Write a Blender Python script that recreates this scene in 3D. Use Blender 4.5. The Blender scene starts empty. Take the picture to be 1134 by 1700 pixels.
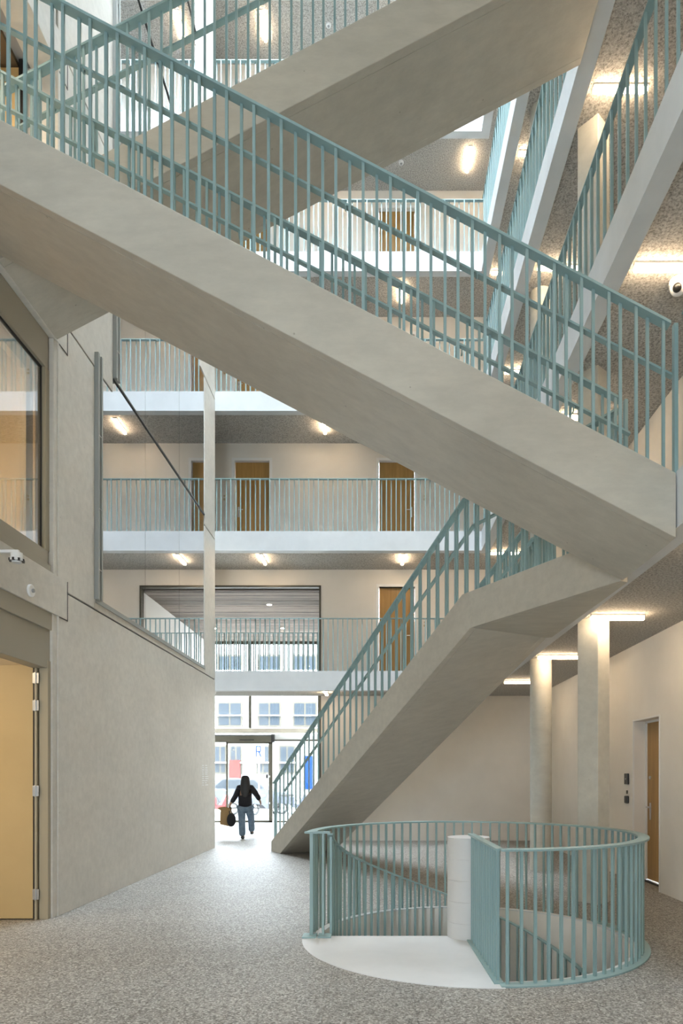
import bpy, bmesh, math, random
from mathutils import Vector, Matrix
random.seed(7)
sc = bpy.context.scene
COL = sc.collection
EYE = 1.525
# ------------------------------------------------------------------ camera, sky, exposure
cam_d = bpy.data.cameras.new('camera'); cam = bpy.data.objects.new('camera', cam_d); COL.objects.link(cam)
cam.location = (0, 0, EYE); cam.rotation_euler = (math.pi/2, 0, 0)
cam_d.sensor_fit = 'HORIZONTAL'; cam_d.sensor_width = 36.0
cam_d.lens = 1133/1134*36.0
cam_d.shift_x = -62/1134; cam_d.shift_y = 438/1134
cam_d.clip_start = 0.05; cam_d.clip_end = 300
sc.camera = cam
w = bpy.data.worlds.new('sky'); sc.world = w; w.use_nodes = True
bg = w.node_tree.nodes['Background']; bg.inputs['Color'].default_value = (0.80, 0.91, 1.0, 1); bg.inputs['Strength'].default_value = 7.4
vs = sc.view_settings
vs.view_transform = 'Standard'; vs.look = 'None'; vs.gamma = 1.0; vs.use_curve_mapping = False
vs.exposure = 2.46
LAMP_STRENGTH = 11.0
def area(name, loc, sx, sy, power, color=(1, 1, 1), rot=(0, 0, 0), portal=False):
    l = bpy.data.lights.new(name, 'AREA'); l.shape = 'RECTANGLE'; l.size = sx; l.size_y = sy
    l.energy = power; l.color = color
    if portal: l.cycles.is_portal = True
    o = bpy.data.objects.new(name, l); o.location = loc; o.rotation_euler = rot; COL.objects.link(o); return o
area('skylight_portal', (-0.65, 8.25, 25.4), 5.66, 12.5, 1, portal=True)
area('added_window_portal', (-2.78, -4.25, 1.72), 1.4, 2.95, 1, rot=(math.pi/2, 0, 0), portal=True)  # portal for a window added behind the camera as extra daylight
area('facade_portal', (-3.8, 22.55, 2.9), 5.0, 5.8, 1, rot=(-math.pi/2, 0, 0), portal=True)
sc.cycles.max_bounces = 10; sc.cycles.diffuse_bounces = 6; sc.cycles.glossy_bounces = 4
sc.cycles.transparent_max_bounces = 8; sc.cycles.sample_clamp_indirect = 8.0
sc.cycles.caustics_reflective = False; sc.cycles.caustics_refractive = False
sc.cycles.use_denoising = True

# ------------------------------------------------------------------ materials
def new_mat(name):
    m = bpy.data.materials.new(name); m.use_nodes = True
    nt = m.node_tree; return m, nt, nt.nodes['Principled BSDF']
def nd(nt, t, **kw):
    n = nt.nodes.new(t)
    for k, v in kw.items():
        if k in n.inputs: n.inputs[k].default_value = v
        else: setattr(n, k, v)
    return n
def tex_co(nt, scale=(1, 1, 1)):
    g = nd(nt, 'ShaderNodeNewGeometry'); mp = nd(nt, 'ShaderNodeMapping'); mp.inputs['Scale'].default_value = scale
    nt.links.new(g.outputs['Position'], mp.inputs['Vector']); return mp.outputs['Vector']
def ramp(nt, fac, stops):
    r = nd(nt, 'ShaderNodeValToRGB'); el = r.color_ramp.elements
    while len(el) < len(stops): el.new(0.5)
    for e, (p, c) in zip(el, stops): e.position = p; e.color = (*c, 1)
    nt.links.new(fac, r.inputs['Fac']); return r.outputs['Color']
def plain(name, col, rough=0.5, metal=0.0, spec=0.5):
    m, nt, b = new_mat(name)
    b.inputs['Base Color'].default_value = (*col, 1); b.inputs['Roughness'].default_value = rough
    b.inputs['Metallic'].default_value = metal; b.inputs['Specular IOR Level'].default_value = spec
    return m
def noisy(name, c1, c2, scale=(1, 1, 1), nscale=3.0, rough=0.6, bump=0.0, bscale=40.0, lo=0.35, hi=0.65, spec=0.4, detail=5.0, bdist=0.01):
    m, nt, b = new_mat(name)
    v = tex_co(nt, scale)
    n = nd(nt, 'ShaderNodeTexNoise', Scale=nscale, Detail=detail, Roughness=0.6); nt.links.new(v, n.inputs['Vector'])
    nt.links.new(ramp(nt, n.outputs['Fac'], [(lo, c1), (hi, c2)]), b.inputs['Base Color'])
    b.inputs['Roughness'].default_value = rough; b.inputs['Specular IOR Level'].default_value = spec
    if bump:
        v2 = tex_co(nt)
        n2 = nd(nt, 'ShaderNodeTexNoise', Scale=bscale, Detail=4.0); nt.links.new(v2, n2.inputs['Vector'])
        bp = nd(nt, 'ShaderNodeBump', Strength=bump, Distance=bdist); nt.links.new(n2.outputs['Fac'], bp.inputs['Height'])
        nt.links.new(bp.outputs['Normal'], b.inputs['Normal'])
    return m
def concrete(name, base, var=0.10, cool=0.0):
    c = Vector(base); a = c*(1-var); d = c*(1+var)
    m, nt, b = new_mat(name)
    v = tex_co(nt, (0.6, 0.6, 1.3))
    n = nd(nt, 'ShaderNodeTexNoise', Scale=1.1, Detail=7.0, Roughness=0.62); nt.links.new(v, n.inputs['Vector'])
    c1 = ramp(nt, n.outputs['Fac'], [(0.3, tuple(a)), (0.7, tuple(d))])
    n3 = nd(nt, 'ShaderNodeTexNoise', Scale=9.0, Detail=6.0, Roughness=0.7); nt.links.new(tex_co(nt, (0.35, 1.0, 1.0)), n3.inputs['Vector'])
    c2 = ramp(nt, n3.outputs['Fac'], [(0.35, (0.90, 0.90, 0.90)), (0.6, (1.0, 1.0, 1.0)), (0.8, (1.08, 1.07, 1.05))])
    mx = nd(nt, 'ShaderNodeMix', data_type='RGBA', blend_type='MULTIPLY'); mx.inputs['Factor'].default_value = 1.0
    nt.links.new(c1, mx.inputs['A']); nt.links.new(c2, mx.inputs['B'])
    # air holes
    vo = nd(nt, 'ShaderNodeTexVoronoi', Scale=5.0); nt.links.new(tex_co(nt), vo.inputs['Vector'])
    c3 = ramp(nt, vo.outputs['Distance'], [(0.030, (0.45, 0.43, 0.40)), (0.045, (1, 1, 1))])
    mx2 = nd(nt, 'ShaderNodeMix', data_type='RGBA', blend_type='MULTIPLY'); mx2.inputs['Factor'].default_value = 0.6
    nt.links.new(mx.outputs['Result'], mx2.inputs['A']); nt.links.new(c3, mx2.inputs['B'])
    nt.links.new(mx2.outputs['Result'], b.inputs['Base Color'])
    b.inputs['Roughness'].default_value = 0.55; b.inputs['Specular IOR Level'].default_value = 0.35
    bp = nd(nt, 'ShaderNodeBump', Strength=0.12, Distance=0.01); nt.links.new(n3.outputs['Fac'], bp.inputs['Height'])
    nt.links.new(bp.outputs['Normal'], b.inputs['Normal'])
    return m
M = {}
M['stair_concrete'] = concrete('stair_concrete', (0.53, 0.495, 0.42), 0.09)
M['wall_concrete'] = concrete('wall_concrete', (0.64, 0.61, 0.55), 0.07)
M['column_concrete'] = concrete('column_concrete', (0.60, 0.585, 0.52), 0.05)
M['white_concrete'] = noisy('white_concrete', (0.60, 0.605, 0.605), (0.65, 0.655, 0.655), nscale=2.0, rough=0.5)
M['beam_white'] = noisy('beam_white', (0.62, 0.64, 0.65), (0.68, 0.70, 0.71), nscale=2.0, rough=0.55)
M['plaster'] = noisy('plaster', (0.73, 0.70, 0.65), (0.77, 0.74, 0.69), nscale=1.5, rough=0.85, bump=0.05, bscale=60)
M['teal'] = plain('teal_paint', (0.265, 0.39, 0.395), 0.42)
M['teal_dark'] = plain('teal_joint', (0.10, 0.18, 0.18), 0.5)
M['steel'] = plain('brushed_steel', (0.62, 0.62, 0.62), 0.3, 1.0)
M['black'] = plain('black_plastic', (0.012, 0.012, 0.013), 0.35)
M['white_plastic'] = plain('white_plastic', (0.78, 0.78, 0.77), 0.4)
M['bronze'] = plain('bronze_aluminium', (0.085, 0.08, 0.06), 0.4, 0.3)
M['gray_frame'] = plain('gray_frame', (0.33, 0.345, 0.33), 0.45, 0.2)
M['dark_frame'] = plain('dark_gray_frame', (0.10, 0.105, 0.10), 0.5, 0.2)
M['tan_frame'] = plain('tan_frame', (0.36, 0.31, 0.22), 0.45)
M['fascia'] = plain('taupe_panel', (0.36, 0.33, 0.26), 0.5)
M['tan_leaf'] = noisy('tan_leaf', (0.48, 0.345, 0.165), (0.54, 0.39, 0.19), nscale=0.8, rough=0.4)
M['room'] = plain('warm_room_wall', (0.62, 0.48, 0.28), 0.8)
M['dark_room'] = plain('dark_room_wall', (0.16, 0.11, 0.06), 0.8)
M['roughgray'] = plain('dull_gray', (0.35, 0.35, 0.35), 0.8)
M['bell_gold'] = plain('bell_gold', (0.5, 0.4, 0.25), 0.35, 0.5)
def mat_ceiling():
    m, nt, b = new_mat('sprayed_ceiling')
    v = tex_co(nt)
    n = nd(nt, 'ShaderNodeTexNoise', Scale=42.0, Detail=4.0, Roughness=0.75); nt.links.new(v, n.inputs['Vector'])
    nt.links.new(ramp(nt, n.outputs['Fac'], [(0.36, (0.27, 0.26, 0.235)), (0.5, (0.54, 0.52, 0.485)), (0.62, (0.70, 0.68, 0.64))]), b.inputs['Base Color'])
    b.inputs['Roughness'].default_value = 0.95; b.inputs['Specular IOR Level'].default_value = 0.1
    bp = nd(nt, 'ShaderNodeBump', Strength=1.0, Distance=0.03); nt.links.new(n.outputs['Fac'], bp.inputs['Height'])
    nt.links.new(bp.outputs['Normal'], b.inputs['Normal']); return m
M['ceiling'] = mat_ceiling()
def mat_terrazzo(name='terrazzo', rough=0.56):
    m, nt, b = new_mat(name)
    v = tex_co(nt)
    vo = nd(nt, 'ShaderNodeTexVoronoi', Scale=85.0); nt.links.new(v, vo.inputs['Vector'])
    sep = nd(nt, 'ShaderNodeSeparateColor'); nt.links.new(vo.outputs['Color'], sep.inputs['Color'])
    c = ramp(nt, sep.outputs['Red'], [(0.0, (0.10, 0.095, 0.085)), (0.25, (0.19, 0.18, 0.16)), (0.5, (0.265, 0.25, 0.228)), (0.75, (0.33, 0.315, 0.29)), (1.0, (0.52, 0.50, 0.47))])
    n = nd(nt, 'ShaderNodeTexNoise', Scale=1.2, Detail=3.0); nt.links.new(v, n.inputs['Vector'])
    c2 = ramp(nt, n.outputs['Fac'], [(0.3, (0.93, 0.93, 0.93)), (0.7, (1.05, 1.05, 1.05))])
    mx = nd(nt, 'ShaderNodeMix', data_type='RGBA', blend_type='MULTIPLY'); mx.inputs['Factor'].default_value = 1.0
    nt.links.new(c, mx.inputs['A']); nt.links.new(c2, mx.inputs['B'])
    nt.links.new(mx.outputs['Result'], b.inputs['Base Color'])
    b.inputs['Roughness'].default_value = rough; b.inputs['Specular IOR Level'].default_value = 0.36
    return m
M['terrazzo'] = mat_terrazzo()
def mat_wood(name, dark, light, axis='Z', nscale=1.0, rough=0.45, stretch=14.0):
    m, nt, b = new_mat(name)
    s = [stretch]*3; s['XYZ'.index(axis)] = 0.9
    v = tex_co(nt, s)
    n = nd(nt, 'ShaderNodeTexNoise', Scale=nscale, Detail=6.0, Roughness=0.65, Distortion=0.6); nt.links.new(v, n.inputs['Vector'])
    nt.links.new(ramp(nt, n.outputs['Fac'], [(0.3, dark), (0.7, light)]), b.inputs['Base Color'])
    b.inputs['Roughness'].default_value = rough; return m
M['oak'] = mat_wood('oak_veneer', (0.30, 0.165, 0.045), (0.46, 0.27, 0.085))
M['plank'] = mat_wood('gray_wood_plank', (0.05, 0.038, 0.03), (0.26, 0.205, 0.165), axis='X', nscale=1.3, rough=0.7, stretch=22.0)
M['plank_light'] = mat_wood('pale_wood_plank', (0.11, 0.085, 0.065), (0.34, 0.275, 0.225), axis='X', nscale=1.3, rough=0.7, stretch=22.0)
def mat_glass(name, refl, tint=(1, 1, 1), rough=0.0, base=None):
    m = bpy.data.materials.new(name); m.use_nodes = True; nt = m.node_tree; nt.nodes.clear()
    out = nd(nt, 'ShaderNodeOutputMaterial'); tr = nd(nt, 'ShaderNodeBsdfTransparent'); tr.inputs['Color'].default_value = (*tint, 1)
    gl = nd(nt, 'ShaderNodeBsdfGlossy', Roughness=rough); gl.inputs['Color'].default_value = (0.97, 0.98, 1, 1)
    mx = nd(nt, 'ShaderNodeMixShader'); mx.inputs['Fac'].default_value = refl
    nt.links.new(tr.outputs[0], mx.inputs[1]); nt.links.new(gl.outputs[0], mx.inputs[2]); nt.links.new(mx.outputs[0], out.inputs['Surface'])
    return m
M['glass_clear'] = mat_glass('clear_glass', 0.06)
M['glass_mirror'] = mat_glass('reflecting_glass', 0.84, (0.6, 0.6, 0.6), 0.012)
M['glass_warm'] = mat_glass('room_window_glass', 0.42, (0.9, 0.88, 0.82), 0.02)
def mat_emit(name, col, s):
    m = bpy.data.materials.new(name); m.use_nodes = True; nt = m.node_tree; b = nt.nodes['Principled BSDF']
    b.inputs['Base Color'].default_value = (0.9, 0.9, 0.9, 1)
    b.inputs['Emission Color'].default_value = (*col, 1); b.inputs['Emission Strength'].default_value = s; return m
M['lamp'] = mat_emit('lamp_diffuser', (1.0, 0.74, 0.48), LAMP_STRENGTH)
M['spot'] = mat_emit('spot_diffuser', (1.0, 0.80, 0.55), 20.0)
M['skin'] = plain('skin', (0.42, 0.26, 0.18), 0.5)
M['hair'] = plain('black_hair', (0.008, 0.007, 0.008), 0.45)
M['knit'] = plain('black_knit', (0.012, 0.012, 0.016), 0.9)
M['denim'] = noisy('blue_denim', (0.12, 0.18, 0.25), (0.19, 0.26, 0.34), nscale=9, rough=0.9)
M['kraft'] = plain('kraft_paper', (0.38, 0.25, 0.11), 0.8)
M['shoe'] = plain('dark_shoe', (0.05, 0.055, 0.06), 0.6)
M['asphalt'] = noisy('pale_paving', (0.12, 0.12, 0.117), (0.16, 0.157, 0.15), nscale=2, rough=0.9)
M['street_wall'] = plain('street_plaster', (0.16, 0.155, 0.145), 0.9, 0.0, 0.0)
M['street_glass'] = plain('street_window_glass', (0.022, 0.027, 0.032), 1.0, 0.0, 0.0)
M['street_frame'] = plain('street_window_frame', (0.055, 0.05, 0.04), 0.9, 0.0, 0.0)
M['red'] = plain('red_paint', (0.12, 0.006, 0.006), 0.8)
M['blue'] = plain('blue_paint', (0.006, 0.02, 0.09), 0.8, 0.0, 0.0)
M['car'] = plain('silver_car_paint', (0.05, 0.055, 0.065), 0.7, 0.0, 0.1)
M['rubber'] = plain('tyre_rubber', (0.02, 0.02, 0.02), 0.8)
M['brick_red'] = plain('red_shopfront', (0.07, 0.02, 0.018), 0.9, 0.0, 0.0)

# ------------------------------------------------------------------ helpers
class MB:
    def __init__(s): s.v = []; s.f = []
    def poly_prism(s, pts, z0, z1):
        n = len(pts); a = len(s.v)
        s.v += [(x, y, z0) for x, y in pts] + [(x, y, z1) for x, y in pts]
        s.f.append(tuple(a+i for i in range(n))[::-1]); s.f.append(tuple(a+n+i for i in range(n)))
        for i in range(n): j = (i+1) % n; s.f.append((a+i, a+j, a+n+j, a+n+i))
        return s
    def box(s, x0, x1, y0, y1, z0, z1):
        return s.poly_prism([(x0, y0), (x1, y0), (x1, y1), (x0, y1)], z0, z1)
    def extrude(s, pts3, vec):
        n = len(pts3); a = len(s.v); vec = Vector(vec)
        s.v += [tuple(p) for p in pts3] + [tuple(Vector(p)+vec) for p in pts3]
        s.f.append(tuple(a+i for i in range(n))); s.f.append(tuple(a+n+i for i in range(n))[::-1])
        for i in range(n): j = (i+1) % n; s.f.append((a+i, a+n+i, a+n+j, a+j))
        return s
    def sweep(s, path, w, t, closed=False):
        # flat bar following a path: w across (horizontal), t deep (down from the path)
        P = [Vector(p) for p in path]; n = len(P); a = len(s.v)
        for i, p in enumerate(P):
            d0 = (P[i]-P[i-1]) if (i > 0 or closed) else (P[1]-P[0])
            d1 = (P[(i+1) % n]-P[i]) if (i < n-1 or closed) else d0
            h0 = Vector((d0.x, d0.y)).normalized(); h1 = Vector((d1.x, d1.y)).normalized()
            h = (h0+h1).normalized(); k = 1/max(0.4, h.dot(h1))
            sd = Vector((h.y, -h.x, 0))*k*w/2
            up = Vector((0, 0, t))
            s.v += [tuple(p+sd), tuple(p-sd), tuple(p-sd-up), tuple(p+sd-up)]
        m = n if closed else n-1
        for i in range(m):
            b = a+i*4; c = a+((i+1) % n)*4
            for k in range(4): l = (k+1) % 4; s.f.append((b+k, b+l, c+l, c+k))
        if not closed:
            s.f.append((a, a+3, a+2, a+1)); e = a+(n-1)*4; s.f.append((e, e+1, e+2, e+3))
        return s
    def tube(s, path, r, seg=8):
        P = [Vector(p) for p in path]; n = len(P); a = len(s.v)
        R = r if isinstance(r, (list, tuple)) else [r]*n
        for i, p in enumerate(P):
            d = (P[min(i+1, n-1)]-P[max(i-1, 0)]).normalized()
            u = d.cross(Vector((0, 0, 1)));
            if u.length < 1e-3: u = Vector((1, 0, 0))
            u.normalize(); v = d.cross(u)
            for k in range(seg):
                q = 2*math.pi*k/seg; s.v.append(tuple(p+(u*math.cos(q)+v*math.sin(q))*R[i]))
        for i in range(n-1):
            for k in range(seg):
                l = (k+1) % seg; s.f.append((a+i*seg+k, a+i*seg+l, a+(i+1)*seg+l, a+(i+1)*seg+k))
        s.f.append(tuple(a+k for k in range(seg))[::-1]); s.f.append(tuple(a+(n-1)*seg+k for k in range(seg)))
        return s
    def cyl(s, x, y, z0, z1, r, seg=24, r1=None):
        r1 = r if r1 is None else r1; a = len(s.v)
        for z, rr in ((z0, r), (z1, r1)):
            s.v += [(x+rr*math.cos(2*math.pi*k/seg), y+rr*math.sin(2*math.pi*k/seg), z) for k in range(seg)]
        for k in range(seg): l = (k+1) % seg; s.f.append((a+k, a+l, a+seg+l, a+seg+k))
        s.f.append(tuple(a+k for k in range(seg))[::-1]); s.f.append(tuple(a+seg+k for k in range(seg)))
        return s
    def ball(s, c, r, seg=12, rings=8, sc3=(1, 1, 1)):
        a = len(s.v)
        for i in range(rings+1):
            th = math.pi*i/rings
            for k in range(seg):
                ph = 2*math.pi*k/seg
                s.v.append((c[0]+r*sc3[0]*math.sin(th)*math.cos(ph), c[1]+r*sc3[1]*math.sin(th)*math.sin(ph), c[2]+r*sc3[2]*math.cos(th)))
        for i in range(rings):
            for k in range(seg):
                l = (k+1) % seg; s.f.append((a+i*seg+k, a+(i+1)*seg+k, a+(i+1)*seg+l, a+i*seg+l))
        return s
    def mesh(s, name, mat, org=(0, 0, 0), smooth=False):
        me = bpy.data.meshes.new(name); o = Vector(org)
        me.from_pydata([tuple(Vector(v)-o) for v in s.v], [], s.f)
        bm = bmesh.new(); bm.from_mesh(me); bmesh.ops.remove_doubles(bm, verts=bm.verts, dist=1e-5)
        bmesh.ops.recalc_face_normals(bm, faces=bm.faces); bm.to_mesh(me); bm.free()
        if mat: me.materials.append(M[mat] if isinstance(mat, str) else mat)
        if smooth:
            for p in me.polygons: p.use_smooth = True
        return me
    def build(s, name, mat, parent=None, smooth=False, bevel=0.0, org=None):
        # geometry is in world coordinates; org = object origin in the world
        if org is None:
            n = len(s.v); org = (sum(v[0] for v in s.v)/n, sum(v[1] for v in s.v)/n, min(v[2] for v in s.v))
        me = s.mesh(name, mat, org, smooth)
        return place(name, me, org, parent, bevel)
WL = {}
def place(name, me, loc, parent=None, bevel=0.0):
    o = bpy.data.objects.new(name, me); COL.objects.link(o)
    WL[o] = Vector(loc); o.location = Vector(loc) - (WL[parent] if parent else Vector((0, 0, 0)))
    if parent: o.parent = parent
    if bevel:
        b = o.modifiers.new('bevel', 'BEVEL'); b.width = bevel; b.segments = 2; b.limit_method = 'ANGLE'
    return o
def tag(o, label, cat, group=None):
    o['label'] = label; o['category'] = cat
    if group: o['group'] = group
    return o
def thing(name, loc, label, cat, group=None):
    o = bpy.data.objects.new(name, None); COL.objects.link(o); o.location = loc; WL[o] = Vector(loc)
    o.empty_display_size = 0.1
    return tag(o, label, cat, group)
def struct_empty(name, loc):
    o = bpy.data.objects.new(name, None); COL.objects.link(o); o.location = loc; WL[o] = Vector(loc); o['kind'] = 'structure'; return o
def struct(mb, name, mat, parent=None, **kw):
    o = mb.build(name, mat, parent, **kw)
    if not parent: o['kind'] = 'structure'
    return o
def soft(o, angle=40):
    me = o.data
    for p in me.polygons: p.use_smooth = True
    try: me.set_sharp_from_angle(angle=math.radians(angle))
    except Exception: pass
    return o

# ------------------------------------------------------------------ dimensions
LV = [3.755+2.97*k for k in range(6)]          # gallery floor tops; the last is the roof ring
GX = 2.18; GY = 14.5; XR = 3.68; XL = -3.48; YB = 16.05; XW = -6.3; YF = -4.0
CX, CY, R_HOLE = 0.881, 6.48, 1.45
ORD = ['first', 'second', 'third', 'fourth', 'fifth', 'roof']

# ------------------------------------------------------------------ floor with the round stairwell cut out
def cut_circle(me, r, z0=-1, z1=1):
    """boolean a mesh with the stairwell cylinder and return the evaluated mesh"""
    o = bpy.data.objects.new('tmp', me); COL.objects.link(o)
    c = MB().cyl(CX, CY, z0, z1, r, 96); cme = c.mesh('cutter', None); co = bpy.data.objects.new('tmpc', cme); COL.objects.link(co)
    b = o.modifiers.new('b', 'BOOLEAN'); b.operation = 'DIFFERENCE'; b.object = co; b.solver = 'EXACT'
    dg = bpy.context.evaluated_depsgraph_get(); res = bpy.data.meshes.new_from_object(o.evaluated_get(dg))
    bpy.data.objects.remove(o); bpy.data.objects.remove(co); bpy.data.meshes.remove(cme); return res
fl = MB().box(XW, XR+.3, YF, 22.6, -0.30, -0.022)
fme = cut_circle(fl.mesh('floor', 'terrazzo'), R_HOLE)
floor = place('floor', fme, (0, 0, 0)); floor['kind'] = 'structure'
MB().box(XW, XR+.2, YF, 3.598, -0.022, 0).build('near_floor', 'terrazzo', floor)
MB().box(XW, XR+.2, 16.202, 22.6, -0.022, 0).build('hall_floor', 'terrazzo', floor)
TX0 = -0.957-0.6*9
k = 0
shared = MB().box(0, .598, 0, .598, -0.022, 0).mesh('tile', 'terrazzo')
ntile = 0
for j in range(21):
    y = 3.6+0.6*j
    for i in range(18):
        x = TX0+0.6*i
        if x < -3.97 or x+.6 > XR+.2+.6: continue
        if x < -3.4-.6 and y < 14: continue
        near = math.hypot(max(x, min(CX, x+.6))-CX, max(y, min(CY, y+.6))-CY)
        far = max(math.hypot(a-CX, b-CY) for a in (x, x+.6) for b in (y, y+.6))
        if far < R_HOLE: continue
        if near < R_HOLE:
            me = cut_circle(MB().box(x, x+.598, y, y+.598, -0.022, 0).mesh('tile', 'terrazzo'), R_HOLE)
            place('tile', me, (0, 0, 0), floor)
        else: place('tile', shared, (x, y, 0), floor)
        ntile += 1
MB().box(XW, TX0+.6*4-.002, 3.6, 16.2, -0.022, 0).build('side_floor', 'terrazzo', floor)
print('tiles', ntile)

# ------------------------------------------------------------------ outer walls
TOP = LV[5]+6.9  # shell raised into an added, unseen shaft to even out the skylight
wr = struct_empty('wall_right', (XR, 6, 0))
# door opening in the right wall: Y 8.95..9.86, z to 2.31
d0, d1, dz = 8.95, 9.86, 2.31
mb = MB(); mb.box(XR, XR+.4, YF, d0, 0, TOP).box(XR, XR+.4, d1, 16.5, 0, TOP).box(XR, XR+.4, d0, d1, dz, TOP)
mb.build('plaster_face', 'plaster', wr)
wb = struct_empty('wall_back', (0, YB, 0))
OX0, OX1, OZ = -4.6, -1.39, 5.97
mb = MB().box(OX1, XR+.3, YB, YB+.16, 0, 3.6).box(XW, OX0, YB, YB+.16, 0, 3.6).box(XW, OX0, YB, YB+.16, 3.6, OZ)
mb.build('plaster_face', 'plaster', wb)
def wall_with_holes(xs0, xs1, z0, z1, holes, parent):
    mb = MB(); x = xs0
    for (a, b, zt) in sorted(holes):
        mb.box(x, a, YB, YB+.16, z0, z1); mb.box(a, b, YB, YB+.16, zt, z1); x = b
    mb.box(x, xs1, YB, YB+.16, z0, z1); mb.build('plaster_face', 'plaster', parent)
DA = (-3.43, -2.54); DB = (-0.03, 0.88); DH = 2.25
wall_with_holes(OX1, XR+.3, 3.6, OZ, [(DB[0], DB[1], LV[0]+DH)], wb)
wall_with_holes(XW, XR+.3, OZ, LV[1]-.02, [], wb)
for k in range(1, 5):
    wall_with_holes(XW, XR+.3, LV[k]-.02, LV[k+1]-.02, [(DA[0], DA[1], LV[k]+DH), (DB[0], DB[1], LV[k]+DH)], wb)
MB().box(XW, XR+.3, YB, YB+.16, LV[5]-.02, TOP).build('raised_shell_face', 'plaster', wb)
# thin dark edge trim around the tall opening to the entrance hall
mb = MB().box(OX1-.012, OX1+.03, YB-.02, YB+.17, 0, OZ).box(OX0, OX1+.03, YB-.02, YB+.17, OZ-.012, OZ+.03)
struct(mb, 'trim_1', 'bronze')
wf = struct_empty('wall_front', (0, YF, 0))
MB().box(XW, XL, YF-.2, YF, 0, TOP).box(XL, XR+.4, YF-.2, YF, 3.2, TOP).box(XL, XR+.4, YF-.2, YF, 0, .25).box(XL+1.4, XR+.4, YF-.2, YF, .25, 3.2).build('plaster_face', 'plaster', wf)  # window opening added behind the camera, sized for the light it admits
for i in range(2):
    x = XL+1.396*i; MB().box(x-.04 if i else x, x+.04, YF-.12, YF-.04, .25, 3.2).build('mullion', 'bronze', wf)
MB().box(XL, XL+1.4, YF-.12, YF-.04, 2.55, 2.65).build('transom', 'bronze', wf)
for i in range(1):
    for a, b in ((.25, 2.55), (2.65, 3.2)): MB().box(XL+1.396*i+.04, XL+1.396*(i+1)-.04, YF-.085, YF-.075, a, b).build('pane', 'glass_clear', wf)
struct(MB().box(XW-.2, XW, YF-.2, 22.8, 0, TOP), 'wall_side', 'plaster')
# ceiling rings at roof level, with the added light shaft above
rf = struct_empty('ceiling', (0, 6, LV[5]))
MB().box(GX, XR+.3, YF, YB+.1, LV[5]-.35, LV[5]).box(XW, GX, GY, YB+.1, LV[5]-.35, LV[5]).box(XW, XL, YF, GY, LV[5]-.35, LV[5]).box(XL, GX, YF, 2.0, LV[5]-.35, LV[5]).build('sprayed_soffit', 'ceiling', rf)  # near end roofed over to keep skylight off the stair fronts
MB().box(GX, GX+.185, -.8, GY, LV[5]-.415, TOP).box(XL, GX+.185, GY, GY+.17, LV[5]-.415, TOP).build('edge_beam', 'beam_white', rf)  # above the ring these are added shaft walls that bounce skylight down
MB().box(XL-.2, XL, 1.8, GY+.17, LV[5]-.2, TOP).box(XL-.2, GX+.2, 1.8, 2.0, LV[5]-.3, TOP).build('added_shaft_wall', 'beam_white', rf)  # added shaft walls, unseen, closing the raised skylight
for i in range(5):
    y = 3.2+2.4*i; MB().box(XL, GX, y-.04, y+.04, TOP-.25, TOP-.05).build('skylight_bar', 'beam_white', rf)

# ------------------------------------------------------------------ galleries
for k in range(5):
    z = LV[k]
    g = thing('gallery_slab', (GX, GY, z-.415), f'white-edged L-shaped concrete gallery of the {ORD[k]} floor with rough sprayed underside', 'balcony', 'galleries around the atrium')
    MB().box(GX, GX+.185, YF, GY, z-.415, z).build('edge_beam', 'beam_white', g)
    MB().box(XL-.16, GX+.185, GY, GY+.17, z-.415, z).build('edge_beam', 'beam_white', g)
    MB().box(GX+.18, XR, YF, YB, z-.35, z-.001).box(XW, GX+.18, GY+.165, YB, z-.35, z-.001).build('sprayed_soffit', 'ceiling', g)
    MB().box(GX+.185, XR, YF, YB, z-.001, z+.012).box(XW, GX+.185, GY+.17, YB, z-.001, z+.012).build('walking_surface', 'roughgray', g)

BAR = 0.021
bar_cache = {}
def bar_mesh(h):
    key = round(h, 3)
    if key not in bar_cache:
        bar_cache[key] = MB().box(-BAR/2, BAR/2, -BAR/2, BAR/2, 0, h).mesh('baluster', 'teal')
    return bar_cache[key]
def balustrade(name, label, path, height, cat='railing', group='teal balustrades', pitch=0.1035, off=0.022, width=0.07, skip=None, posts=()):
    """path = polyline of base points; the flat top rail runs height above it"""
    P = [Vector(p) for p in path]
    t = thing(name, tuple(P[0]), label, cat, group)
    MB().sweep([p+Vector((0, 0, height)) for p in P], width, 0.022 if 'stair' in name else 0.014).build('top_rail', 'teal', t)
    me = bar_mesh(height-.014)
    s_off = pitch*.5; i = 0
    for a, b in zip(P[:-1], P[1:]):
        d = b-a; L = math.hypot(d.x, d.y)
        hx = Vector((d.x/L, d.y/L)); sd = Vector((hx.y, -hx.x, 0)); rot = math.atan2(d.y, d.x)
        s = s_off
        while s < L:
            p = a+d*(s/L)
            if not (skip and skip(p)):
                q = p+sd*(off if i % 2 else -off)
                o = place('baluster', me, tuple(q), t); o.rotation_euler.z = rot
            s += pitch; i += 1
        s_off = s-L
    for p in posts:
        MB().box(p[0]-.014, p[0]+.014, p[1]-.022, p[1]+.022, p[2], p[2]+height-.01).build('end_post', 'teal', t)
    return t
RX = GX+.05; RY = GY+.05; RH = 1.13
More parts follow.
